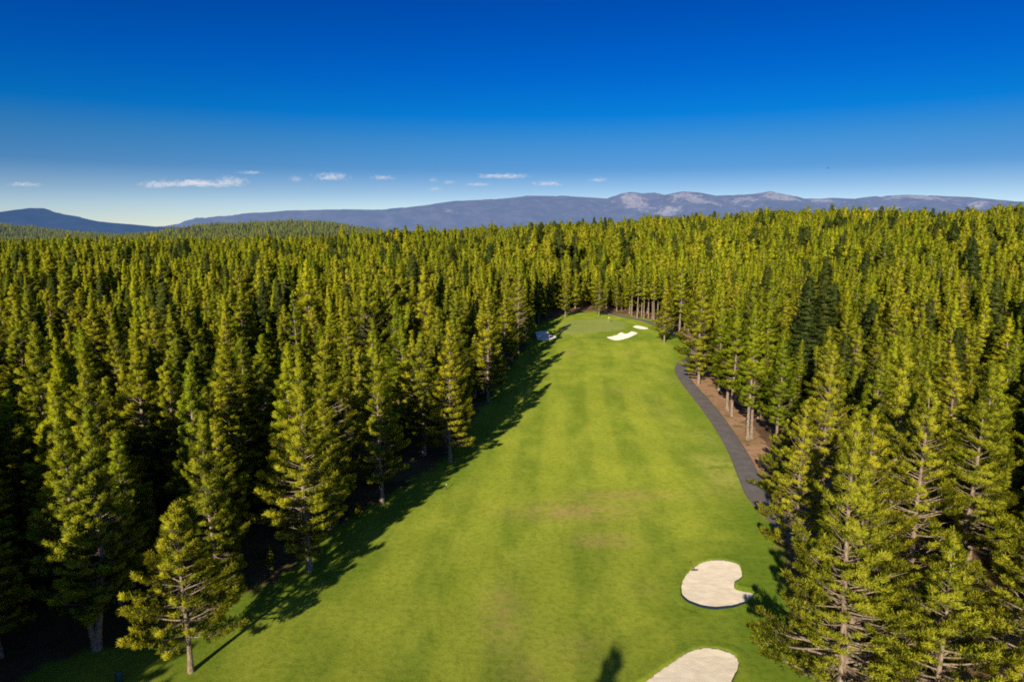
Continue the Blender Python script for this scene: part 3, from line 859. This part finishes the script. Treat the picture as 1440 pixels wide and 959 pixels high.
# bunkers: sand bowl with a turf lip
def bunker(key, label, mat, depth, group=None):
    poly = BUNKP[key]
    n = len(poly)
    c = poly.mean(0)
    t = np.roll(poly, -1, 0) - np.roll(poly, 1, 0); t /= np.linalg.norm(t, axis=1, keepdims=True)
    area = np.sum(poly[:, 0] * np.roll(poly[:, 1], -1) - np.roll(poly[:, 0], -1) * poly[:, 1])
    nrm = np.stack([t[:, 1], -t[:, 0]], -1) * (1 if area > 0 else -1)      # outward
    y0, y1 = poly[:, 1].min(), poly[:, 1].max()
    def dep(y): return .10 + depth * np.clip((y1 - y) / (y1 - y0), 0, 1) ** .8
    rs_ = np.random.RandomState(len(key) + n)
    jag = .025 * np.sin(np.arange(n) * .9) + .012 * rs_.randn(n)
    rows = []
    for (o, zz) in ((1.1, .02), (.55, .06), (.15, .10), (0., .10), (-.10, .02)):
        p = poly + nrm * (o + (jag[:, None] if o <= .2 else 0) * 1.0)
        rows.append(np.concatenate([p, (fair_z(p[:, 0], p[:, 1]) + zz)[:, None]], 1))
    p = poly + nrm * (-.22 + jag[:, None])
    rows.append(np.concatenate([p, (-dep(p[:, 1]))[:, None] - .25], 1))
    V = np.concatenate(rows); K = len(rows)
    idx = np.arange(K * n).reshape(K, n)
    q = np.stack([idx[:-1], np.roll(idx, -1, 1)[:-1], np.roll(idx, -1, 1)[1:], idx[1:]], -1).reshape(-1, 4)
    lip = np_mesh('turf_lip', V, quads=q if area < 0 else q[:, ::-1]); smooth(lip)
    xs, ys = V[:, 0], V[:, 1]
    grass_attrs(lip, xs, ys, poly_sdf(GRASS, xs, ys), {k: poly_sdf(pp, xs, ys) for k, pp in BUNKP.items()}, poly_sdf(GREEN, xs, ys))
    # sand: grid clipped to the outline
    st = .14 if key in 'AB' else .5
    sx = np.arange(poly[:, 0].min() - .5, poly[:, 0].max() + .5, st); sy = np.arange(poly[:, 1].min() - .5, poly[:, 1].max() + .5, st)
    SX, SY = np.meshgrid(sx, sy)
    sdb = poly_sdf(poly, SX, SY)
    SZ = -dep(SY) + .10 * fbm(SX / 1.7, SY / 1.7, 3) + np.where(SY > c[1], .10, .02) * smoothstep(-1.2, 0, sdb)
    i2 = np.arange(SX.size).reshape(SX.shape)
    q2 = np.stack([i2[:-1, :-1], i2[:-1, 1:], i2[1:, 1:], i2[1:, :-1]], -1).reshape(-1, 4)
    q2 = q2[sdb.reshape(-1)[q2].min(1) < -.05]
    us_ = np.unique(q2); rm = -np.ones(SX.size, dtype=np.int64); rm[us_] = np.arange(len(us_))
    # pull stray rim vertices under the turf
    Pn = np.stack([SX, SY, SZ], -1).reshape(-1, 3)[us_]; so = sdb.reshape(-1)[us_]
    Pn[so > -.05, 2] -= .35
    sand = np_mesh('sand', Pn, quads=rm[q2]); smooth(sand)
    e = bpy.data.objects.new('sand_bunker', None); COL.objects.link(e); e.location = (c[0], c[1], 0)
    tag(e, label, 'bunker', group)
    for nm, me, mt in (('turf_lip', lip, M_GRASS), ('sand', sand, mat)):
        o = obj(nm, me, mt, e); o.location = (-c[0], -c[1], 0)
    return e
bunker('A', 'kidney-shaped beige sand bunker with a rake lying in it', M_SAND, .50)
bunker('B', 'large beige sand bunker cut by the bottom edge of the view', M_SAND, .45)
bunker('C', 'scalloped white sand bunker in front of the green', M_SANDW, .5)
bunker('D', 'small oval white sand bunker at the right rear of the green', M_SANDW, .3)
bunker('E', 'half-shaded white sand bunker left of the green', M_SANDW, .5)

# ------------------------------------------------------------------ small things on the course
def rod(p, q_, r0, r1, sides=8):
    v, qd = tubes(np.array([[p, [(a + b) / 2 for a, b in zip(p, q_)], q_]], dtype=float), np.array([[r0, (r0 + r1) / 2, r1]]), sides)
    nb = len(v)
    caps = [list(range(sides))[::-1], list(range(nb - sides, nb))]
    return [tuple(a) for a in v], [tuple(f) for f in qd] + [tuple(cp) for cp in caps]
def rods(name, lst):
    V, F = [], []
    for a in lst:
        v, f = rod(*a); F += [tuple(i + len(V) for i in g_) for g_ in f]; V += v
    return new_mesh(name, V, F)
M_WHITE = m_plain('white_paint', (.75, .74, .70)); M_FLAG = m_plain('yellow_flag_cloth', (.75, .62, .10), .9)
M_DARK = m_plain('dark_plastic', (.03, .03, .03)); M_TEAL = m_plain('teal_painted_metal', (.012, .10, .09), .5)
M_WOOD = m_plain('weathered_wood', (.22, .17, .12), .9); M_RED = m_plain('dull_red_paint', (.25, .05, .04))

def flagstick(x, y):
    e = bpy.data.objects.new('flagstick', None); COL.objects.link(e); e.location = (x, y, float(fair_z(x, y)))
    tag(e, 'thin golf flagstick standing on the putting green', 'flagstick')
    obj('pole', rods('pole', [((0, 0, -.1), (0, 0, 2.6), .035, .03)]), M_WHITE, e)
    V, F = [], []
    for i in range(9):
        s = i / 8
        for k, zz in enumerate((2.55, 1.95)):
            V.append((.03 + s * .6, .10 * math.sin(s * 5), zz - s * .10 + (.05 * k * s)))
    for i in range(8): F.append((2 * i, 2 * i + 1, 2 * i + 3, 2 * i + 2))
    me = new_mesh('flag', V, F); smooth(me); obj('flag', me, M_FLAG, e)
    V, F = [], []
    for i in range(16):
        a_ = i / 16 * 6.283
        V += [(.11 * math.cos(a_), .11 * math.sin(a_), .012), (.09 * math.cos(a_), .09 * math.sin(a_), .012)]
    for i in range(16): F.append((2 * i, (2 * i + 2) % 32, (2 * i + 3) % 32, 2 * i + 1))
    obj('cup_rim', new_mesh('cup_rim', V, F), M_WHITE, e)
flagstick(40.2, 283.0)

def marker_post(x, y):
    e = bpy.data.objects.new('marker_post', None); COL.objects.link(e); e.location = (x, y, float(fair_z(x, y)))
    tag(e, 'tiny dark marker post on the left side of the fairway', 'marker post')
    obj('post', rods('post', [((0, 0, -.2), (0, 0, .75), .05, .045)]), M_DARK, e)
    obj('cap', rods('cap', [((0, 0, .75), (0, 0, 1.0), .09, .05)]), M_WHITE, e)
marker_post(-10.1, 100.0)

def rake(x, y, a, z):
    e = bpy.data.objects.new('bunker_rake', None); COL.objects.link(e); e.location = (x, y, z); e.rotation_euler = (0, 0, a)
    tag(e, 'dark bunker rake left on the sand of the kidney-shaped bunker', 'rake')
    obj('handle', rods('handle', [((0, 0, .10), (1.75, 0, .30), .03, .025)]), M_WOOD, e)
    hd = obj('rake_head', rods('rake_head', [((0, -.38, .10), (0, .38, .10), .045, .045)] + [((0, -.36 + k * .09, .10), (.02, -.36 + k * .09, -.03), .012, .008, 5) for k in range(9)]), M_DARK, e)
    
rake(21.6, 75.2, R(95), -.02)

def bin_(x, y):
    e = bpy.data.objects.new('litter_bin', None); COL.objects.link(e); e.location = (x, y, .02)
    tag(e, 'small teal litter bin in the shadow at the bottom left corner', 'litter bin')
    obj('bin_body', rods('bin_body', [((0, 0, 0), (0, 0, .95), .30, .34, 16), ((0, 0, .95), (0, 0, 1.0), .36, .36, 16)]), M_TEAL, e)
    V, F = rod((0, 0, 1.0), (0, 0, 1.22), .34, .12, 16)
    obj('lid', new_mesh('lid', V, F), M_TEAL, e)
    obj('opening', rods('opening', [((.27, 0, .8), (.35, 0, .8), .12, .12, 12)]), M_DARK, e)
bin_(-34.9, 54.9)

def bird(x, y, z):
    e = bpy.data.objects.new('bird', None); COL.objects.link(e); e.location = (x, y, z); e.rotation_euler = (0, R(12), R(25))
    tag(e, 'tiny dark bird gliding high in the sky at right', 'bird')
    K = 9; s = np.linspace(0, 1, K)
    path = np.stack([s * 0, (s - .5) * .6, .02 * np.sin(s * 3)], -1)
    rad = .085 * np.sin(np.clip(s * .92 + .05, 0, 1) * 3.1416) ** .7 + .004
    v, qd = tubes(path[None], rad[None], 8)
    V = [tuple(q_) for q_ in v]; F = [tuple(q_) for q_ in qd]
    for sgn in (-1, 1):
        b = len(V)
        V += [(sgn * .05, .12, .03), (sgn * .38, .16, .12), (sgn * .78, .0, .05), (sgn * .36, -.06, .10), (sgn * .05, -.12, .02)]
        F.append((b, b + 1, b + 2, b + 3, b + 4))
    b = len(V); V += [(-.03, -.26, 0), (.03, -.26, 0), (.10, -.45, 0), (-.10, -.45, 0)]; F.append((b, b + 1, b + 2, b + 3))
    obj('body', new_mesh('bird_body', V, F), M_DARK, e)
bird(100.0, 222.0, 58.5)

# ------------------------------------------------------------------ mountains
def m_mountain(name, c_low, c_high, rock, rock_amt, hazec, haze):
    m, nt, out = mat_new(name); t = NT(nt)
    pos = t.pos()
    hh = t.attr('hrel'); gl = t.attr('gully')
    n1 = t.noise(pos, .0022, 6, .62); n2 = t.noise(pos, .009, 5, .65)
    n3 = t.noise(stretch(t, pos, 1., .5, 2.2), .0075, 6, .72)
    col = t.mix(t.rng(t.math('ADD', t.math('MULTIPLY', n1, .45), t.math('MULTIPLY', n3, .55)), .42, .58), c_low, c_high)
    rk = t.rng(t.math('ADD', t.math('MULTIPLY', n2, .9), t.math('MULTIPLY', t.attr('rocky'), .60)), .66, .86)
    rk = t.math('MULTIPLY', rk, t.rng(t.noise(stretch(t, pos, 1, .5, 1.6), .021, 5, .7), .36, .56, .25, 1.))
    col = t.mix(t.math('MULTIPLY', rk, rock_amt), col, rock)
    col = t.mix(t.math('MULTIPLY', t.rng(n2, .52, .7), .35), col, t.mix(1., col, (.6, .62, .7), 'MULTIPLY'))
    df = t.n('ShaderNodeBsdfDiffuse', i_Color=col)
    em = t.n('ShaderNodeEmission', i_Color=(*hazec, 1), i_Strength=1.0)      # distance haze painted on as glow, in place of scattered airlight
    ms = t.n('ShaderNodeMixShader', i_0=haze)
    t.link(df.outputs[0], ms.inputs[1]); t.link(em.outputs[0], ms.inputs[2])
    t.link(ms.outputs[0], out.inputs[0]); return m

def mountain(name, label, prof, D, depth, mat, seed, rocky=lambda u: 0 * u, base=-150, amp=70):
    """prof: (bearing slope x/y, height above eye / distance) ridge line"""
    us = np.array([p[0] for p in prof]); hs = np.array([p[1] for p in prof])
    nu, nd = 520, 70
    uu = np.linspace(us[0], us[-1], nu); s = np.linspace(0, 1, nd)
    UU, SS = np.meshgrid(uu, s)
    top = np.interp(UU, us, hs) * D + 40
    Xm = UU * D; Ym = D - depth * (1 - SS) + 250 * (fbm(UU * 14 + seed, UU * 0 + 2, 3) - .5)
    rid = 1 - np.abs(2 * fbm(UU * D / 900. + seed, SS * 2.2 + seed, 4) - .94) * 2.2
    rid2 = 1 - np.abs(2 * fbm(UU * D / 330. + seed * 2, SS * 4.5, 3) - .9) * 2
    env = np.sin(np.clip(SS, 0, 1) * np.pi) ** .8
    Zm = base + (top - base) * SS ** 1.25 + env * amp * (rid * 1.5 + rid2 * .6 - .8)
    Zm[-1] = top[-1] + (fbm(uu * D / 210. + seed, uu * 0, 4) - .45) * 115
    Zm = np.minimum(Zm, np.maximum(top, base + (top - base) * SS))
    # back slope
    Xb = UU[-1:] * (D + 1500); Yb = np.full((1, nu), D + 1500.); Zb = np.full((1, nu), base * 1.)
    Xm = np.concatenate([Xm, Xb]); Ym = np.concatenate([Ym, Yb]); Zm = np.concatenate([Zm, Zb])
    idx = np.arange(Xm.size).reshape(Xm.shape)
    q_ = np.stack([idx[:-1, :-1], idx[:-1, 1:], idx[1:, 1:], idx[1:, :-1]], -1).reshape(-1, 4)
    me = np_mesh(name, np.stack([Xm, Ym, Zm], -1).reshape(-1, 3), quads=q_); smooth(me)
    attr(me, 'hrel', np.concatenate([SS, SS[-1:]]).ravel()); attr(me, 'gully', np.concatenate([rid, rid[-1:]]).ravel())
    attr(me, 'rocky', rocky(np.concatenate([UU, UU[-1:]]), np.concatenate([SS, SS[-1:]])).ravel())
    return tag(obj(name, me, mat), label, 'mountain', None, 'structure')

def PR(l): return [((u_ - 720) / 960., (320 - v_) / 960.) for u_, v_ in l]
MID = PR([(215, 326), (240, 319), (275, 314), (310, 309), (345, 303), (410, 297), (470, 295), (530, 296), (590, 291), (640, 284), (700, 281), (740, 277), (790, 277), (850, 281), (872, 273), (885, 272), (900, 274), (915, 272), (930, 276), (955, 271), (975, 272), (1000, 277), (1050, 275), (1075, 271), (1090, 274), (1120, 281), (1160, 280), (1190, 281), (1215, 278), (1260, 276), (1300, 277), (1350, 279), (1400, 283), (1450, 292), (1560, 300), (1700, 312)])
LEFT = PR([(-300, 300), (-120, 306), (-40, 299), (0, 297), (20, 299), (60, 293), (75, 294), (100, 302), (130, 307), (160, 313), (200, 316), (235, 319), (270, 320), (330, 322), (420, 330)])
def rk_mid(u_, s_):
    px = u_ * 960 + 720
    v = .30 * smoothstep(560, 900, px) * smoothstep(.35, .8, s_)
    for (c, sc, rx, rs_, a, sl) in ((880, .86, 13, .10, .9, 0), (962, .80, 14, .09, .8, -60), (915, .70, 16, .07, .5, 0), (948, .92, 14, .06, .4, 0), (1075, .93, 9, .06, .7, 0), (1073, .80, 10, .13, .75, -70), (1133, .90, 14, .06, .7, 30), (1030, .86, 22, .06, .4, 0),
                                 (1000, .70, 25, .05, .35, 0), (1260, .93, 34, .06, .55, 0), (1150, .62, 20, .07, .4, 0), (1190, .75, 20, .05, .35, 0), (640, .72, 14, .07, .5, 0), (468, .62, 8, .08, .45, -20), (700, .5, 30, .07, .3, 0), (790, .6, 26, .06, .3, 0), (1330, .8, 26, .06, .35, 0)):
        v = v + a * np.exp(-((px - c - sl * (s_ - sc)) / rx) ** 2 - ((s_ - sc) / rs_) ** 2)
    return np.clip(v, 0, 1)
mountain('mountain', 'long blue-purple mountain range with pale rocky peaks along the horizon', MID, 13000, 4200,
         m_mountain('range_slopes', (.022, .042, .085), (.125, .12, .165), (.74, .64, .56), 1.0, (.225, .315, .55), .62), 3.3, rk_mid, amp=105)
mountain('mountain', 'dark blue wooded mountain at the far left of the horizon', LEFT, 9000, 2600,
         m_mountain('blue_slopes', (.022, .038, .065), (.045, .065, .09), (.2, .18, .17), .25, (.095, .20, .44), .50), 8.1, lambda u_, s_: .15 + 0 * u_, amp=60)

# ------------------------------------------------------------------ clouds
def m_cloud():
    m, nt, out = mat_new('cloud_vapour'); t = NT(nt)
    tc = t.n('ShaderNodeTexCoord'); oi = t.n('ShaderNodeObjectInfo')
    o = tc.outputs['Object']
    sp = t.n('ShaderNodeSeparateXYZ', i_0=o)
    ln = t.n('ShaderNodeVectorMath', operation='LENGTH', i_0=o)
    w = t.n('ShaderNodeVectorMath', operation='ADD', i_0=stretch(t, o, 2.6, 1.6, .9))
    cb = t.n('ShaderNodeCombineXYZ'); t.link(t.math('MULTIPLY', oi.outputs['Random'], 40.), cb.inputs[0]); t.link(cb.outputs[0], w.inputs[1])
    nz = t.noise(w.outputs[0], 2.1, 5, .6)
    f = t.math('SUBTRACT', t.math('ADD', t.math('SUBTRACT', 1.0, ln.outputs['Value']), t.math('MULTIPLY', t.math('SUBTRACT', nz, .5), 3.4)), .50)
    f = t.math('MULTIPLY', f, 3.0, clamp=True)
    f = t.math('MULTIPLY', f, t.rng(sp.outputs[2], -.55, -.25))
    f = t.math('MULTIPLY', f, t.math('SUBTRACT', 1.0, t.rng(ln.outputs['Value'], .8, 1.0)))
    dn = t.math('MULTIPLY', f, .0022)
    pv = t.n('ShaderNodeVolumePrincipled', i_Density=dn, i_Color=(.98, .97, .96, 1), i_Anisotropy=.0)
    pv.inputs['Emission Color'].default_value = (.80, .80, .88, 1)
    t.link(t.math('MULTIPLY', dn, .33), pv.inputs['Emission Strength'])  # glow added for light scattered inside the cloud
    t.link(pv.outputs[0], out.inputs['Volume']); return m
M_CLOUD = m_cloud()
def ico(sub):
    import bmesh
    bm = bmesh.new(); bmesh.ops.create_icosphere(bm, subdivisions=sub, radius=1.0)
    me = bpy.data.meshes.new('cloud'); bm.to_mesh(me); bm.free(); me.materials.append(M_CLOUD); return me
CM = ico(3)
CL = [(50, 262, 46, 8, 'flat sliver of white cloud low at the far left'),
      (232, 263, 56, 13, 'ragged white cloud at the left end of the longest cloud streak'),
      (290, 261, 130, 13, 'longest white cloud streak above the left valley'),
      (335, 258, 52, 17, 'brighter puff on the right end of the longest cloud streak'),
      (471, 252, 58, 15, 'bright rounded white cloud right of the longest cloud streak'),
      (424, 255, 22, 11, 'faint small puff left of the bright rounded cloud'),
      (543, 253, 40, 9, 'small flat white cloud right of the bright rounded cloud'),
      (614, 268, 24, 8, 'tiny cloud, lowest of those close together over the blue range'),
      (612, 256, 16, 7, 'tiniest cloud speck, topmost of those close together'),
      (633, 259, 22, 7, 'tiny cloud speck, right one of those close together'),
      (708, 251, 86, 9, 'long thin flat cloud above the middle of the range'),
      (672, 262, 42, 6, 'faint thin cloud under the left of the long thin flat cloud'),
      (769, 261, 52, 9, 'flat white cloud under the right of the long thin flat cloud'),
      (839, 256, 32, 8, 'small cloud farthest right over the mountain range'),
      (362, 246, 40, 6, 'faint cloud wisp above the longest cloud streak')]
for (u_, v_, w_, h_, l_) in CL:
    D = 17000.
    o = obj('cloud', CM, None, None, ((u_ - 720) / 960 * D, D, 40 + (320 - v_) / 960 * D), None, (w_ / 960 * D * .60, w_ / 960 * D * .35 + 120, h_ / 960 * D * .62))
    tag(o, l_, 'cloud', 'small clouds low over the horizon')

# ------------------------------------------------------------------ light and sky
EL, AZ = R(21.0), R(19.0)
ld = bpy.data.lights.new('sun', 'SUN'); ld.energy = 5.0; ld.angle = R(.55); ld.color = (1.0, .88, .66)
lo = bpy.data.objects.new('sun', ld); COL.objects.link(lo)
dirv = Vector((math.sin(AZ) * math.cos(EL), math.cos(AZ) * math.cos(EL), -math.sin(EL)))
lo.rotation_euler = dirv.to_track_quat('-Z', 'Y').to_euler(); lo.location = (-60, -120, 120)

w = bpy.data.worlds.new('World'); scene.world = w; w.use_nodes = True
nt = w.node_tree; t = NT(nt)
for nd in list(nt.nodes): nt.nodes.remove(nd)
sky = t.n('ShaderNodeTexSky', sky_type='NISHITA', sun_disc=False, sun_elevation=EL, sun_rotation=R(180) + AZ, altitude=1800., air_density=1.0, dust_density=.05, ozone_density=2.0)
tc = t.n('ShaderNodeTexCoord')
sp = t.n('ShaderNodeSeparateXYZ', i_0=tc.outputs['Generated'])
# polarised, clear mountain sky: deeper upward, brightened above the view as added fill
ramp = t.n('ShaderNodeValToRGB'); cr = ramp.color_ramp
SKY = [(0.0, (.78, .86, 1.06)), (.03, (.64, .74, .98)), (.055, (.42, .55, .80)), (.08, (.20, .41, .70)), (.118, (.11, .41, .72)), (.152, (.008, .37, .82)), (.21, (.001, .30, .86)), (.29, (.0, .235, .79)), (.55, (.58, .72, .98)), (1.0, (.7, .82, 1.05))]
while len(cr.elements) < len(SKY): cr.elements.new(.5)
for e_, (p_, c_) in zip(cr.elements, SKY):
    e_.position = p_; e_.color = (*c_, 1)
t.link(sp.outputs[2], ramp.inputs[0])
col = t.mix(1., sky.outputs[0], ramp.outputs[0], 'MULTIPLY')
bg = t.n('ShaderNodeBackground', i_Color=col, i_Strength=.10)
wo = t.n('ShaderNodeOutputWorld'); t.link(bg.outputs[0], wo.inputs[0])

# ------------------------------------------------------------------ camera
cd = bpy.data.cameras.new('camera'); cd.sensor_width = 36; cd.lens = 24; cd.clip_end = 80000; cd.clip_start = .5
co_ = bpy.data.objects.new('camera', cd); COL.objects.link(co_)
co_.location = (0, 0, 40); co_.rotation_euler = (R(90 - 9.433), 0, 0)
scene.camera = co_
scene.view_settings.view_transform = 'Standard'; scene.view_settings.look = 'None'; scene.view_settings.exposure = 0
cy = scene.cycles
cy.use_denoising = False
cy.max_bounces = 5; cy.diffuse_bounces = 3; cy.glossy_bounces = 1; cy.transmission_bounces = 3; cy.volume_bounces = 2; cy.transparent_max_bounces = 4
cy.use_adaptive_sampling = True; cy.adaptive_threshold = .012
cy.sample_clamp_indirect = 2
scene.render.filter_size = 1.7 if hasattr(scene.render, 'filter_size') else 1.5
cy.filter_width = 1.8
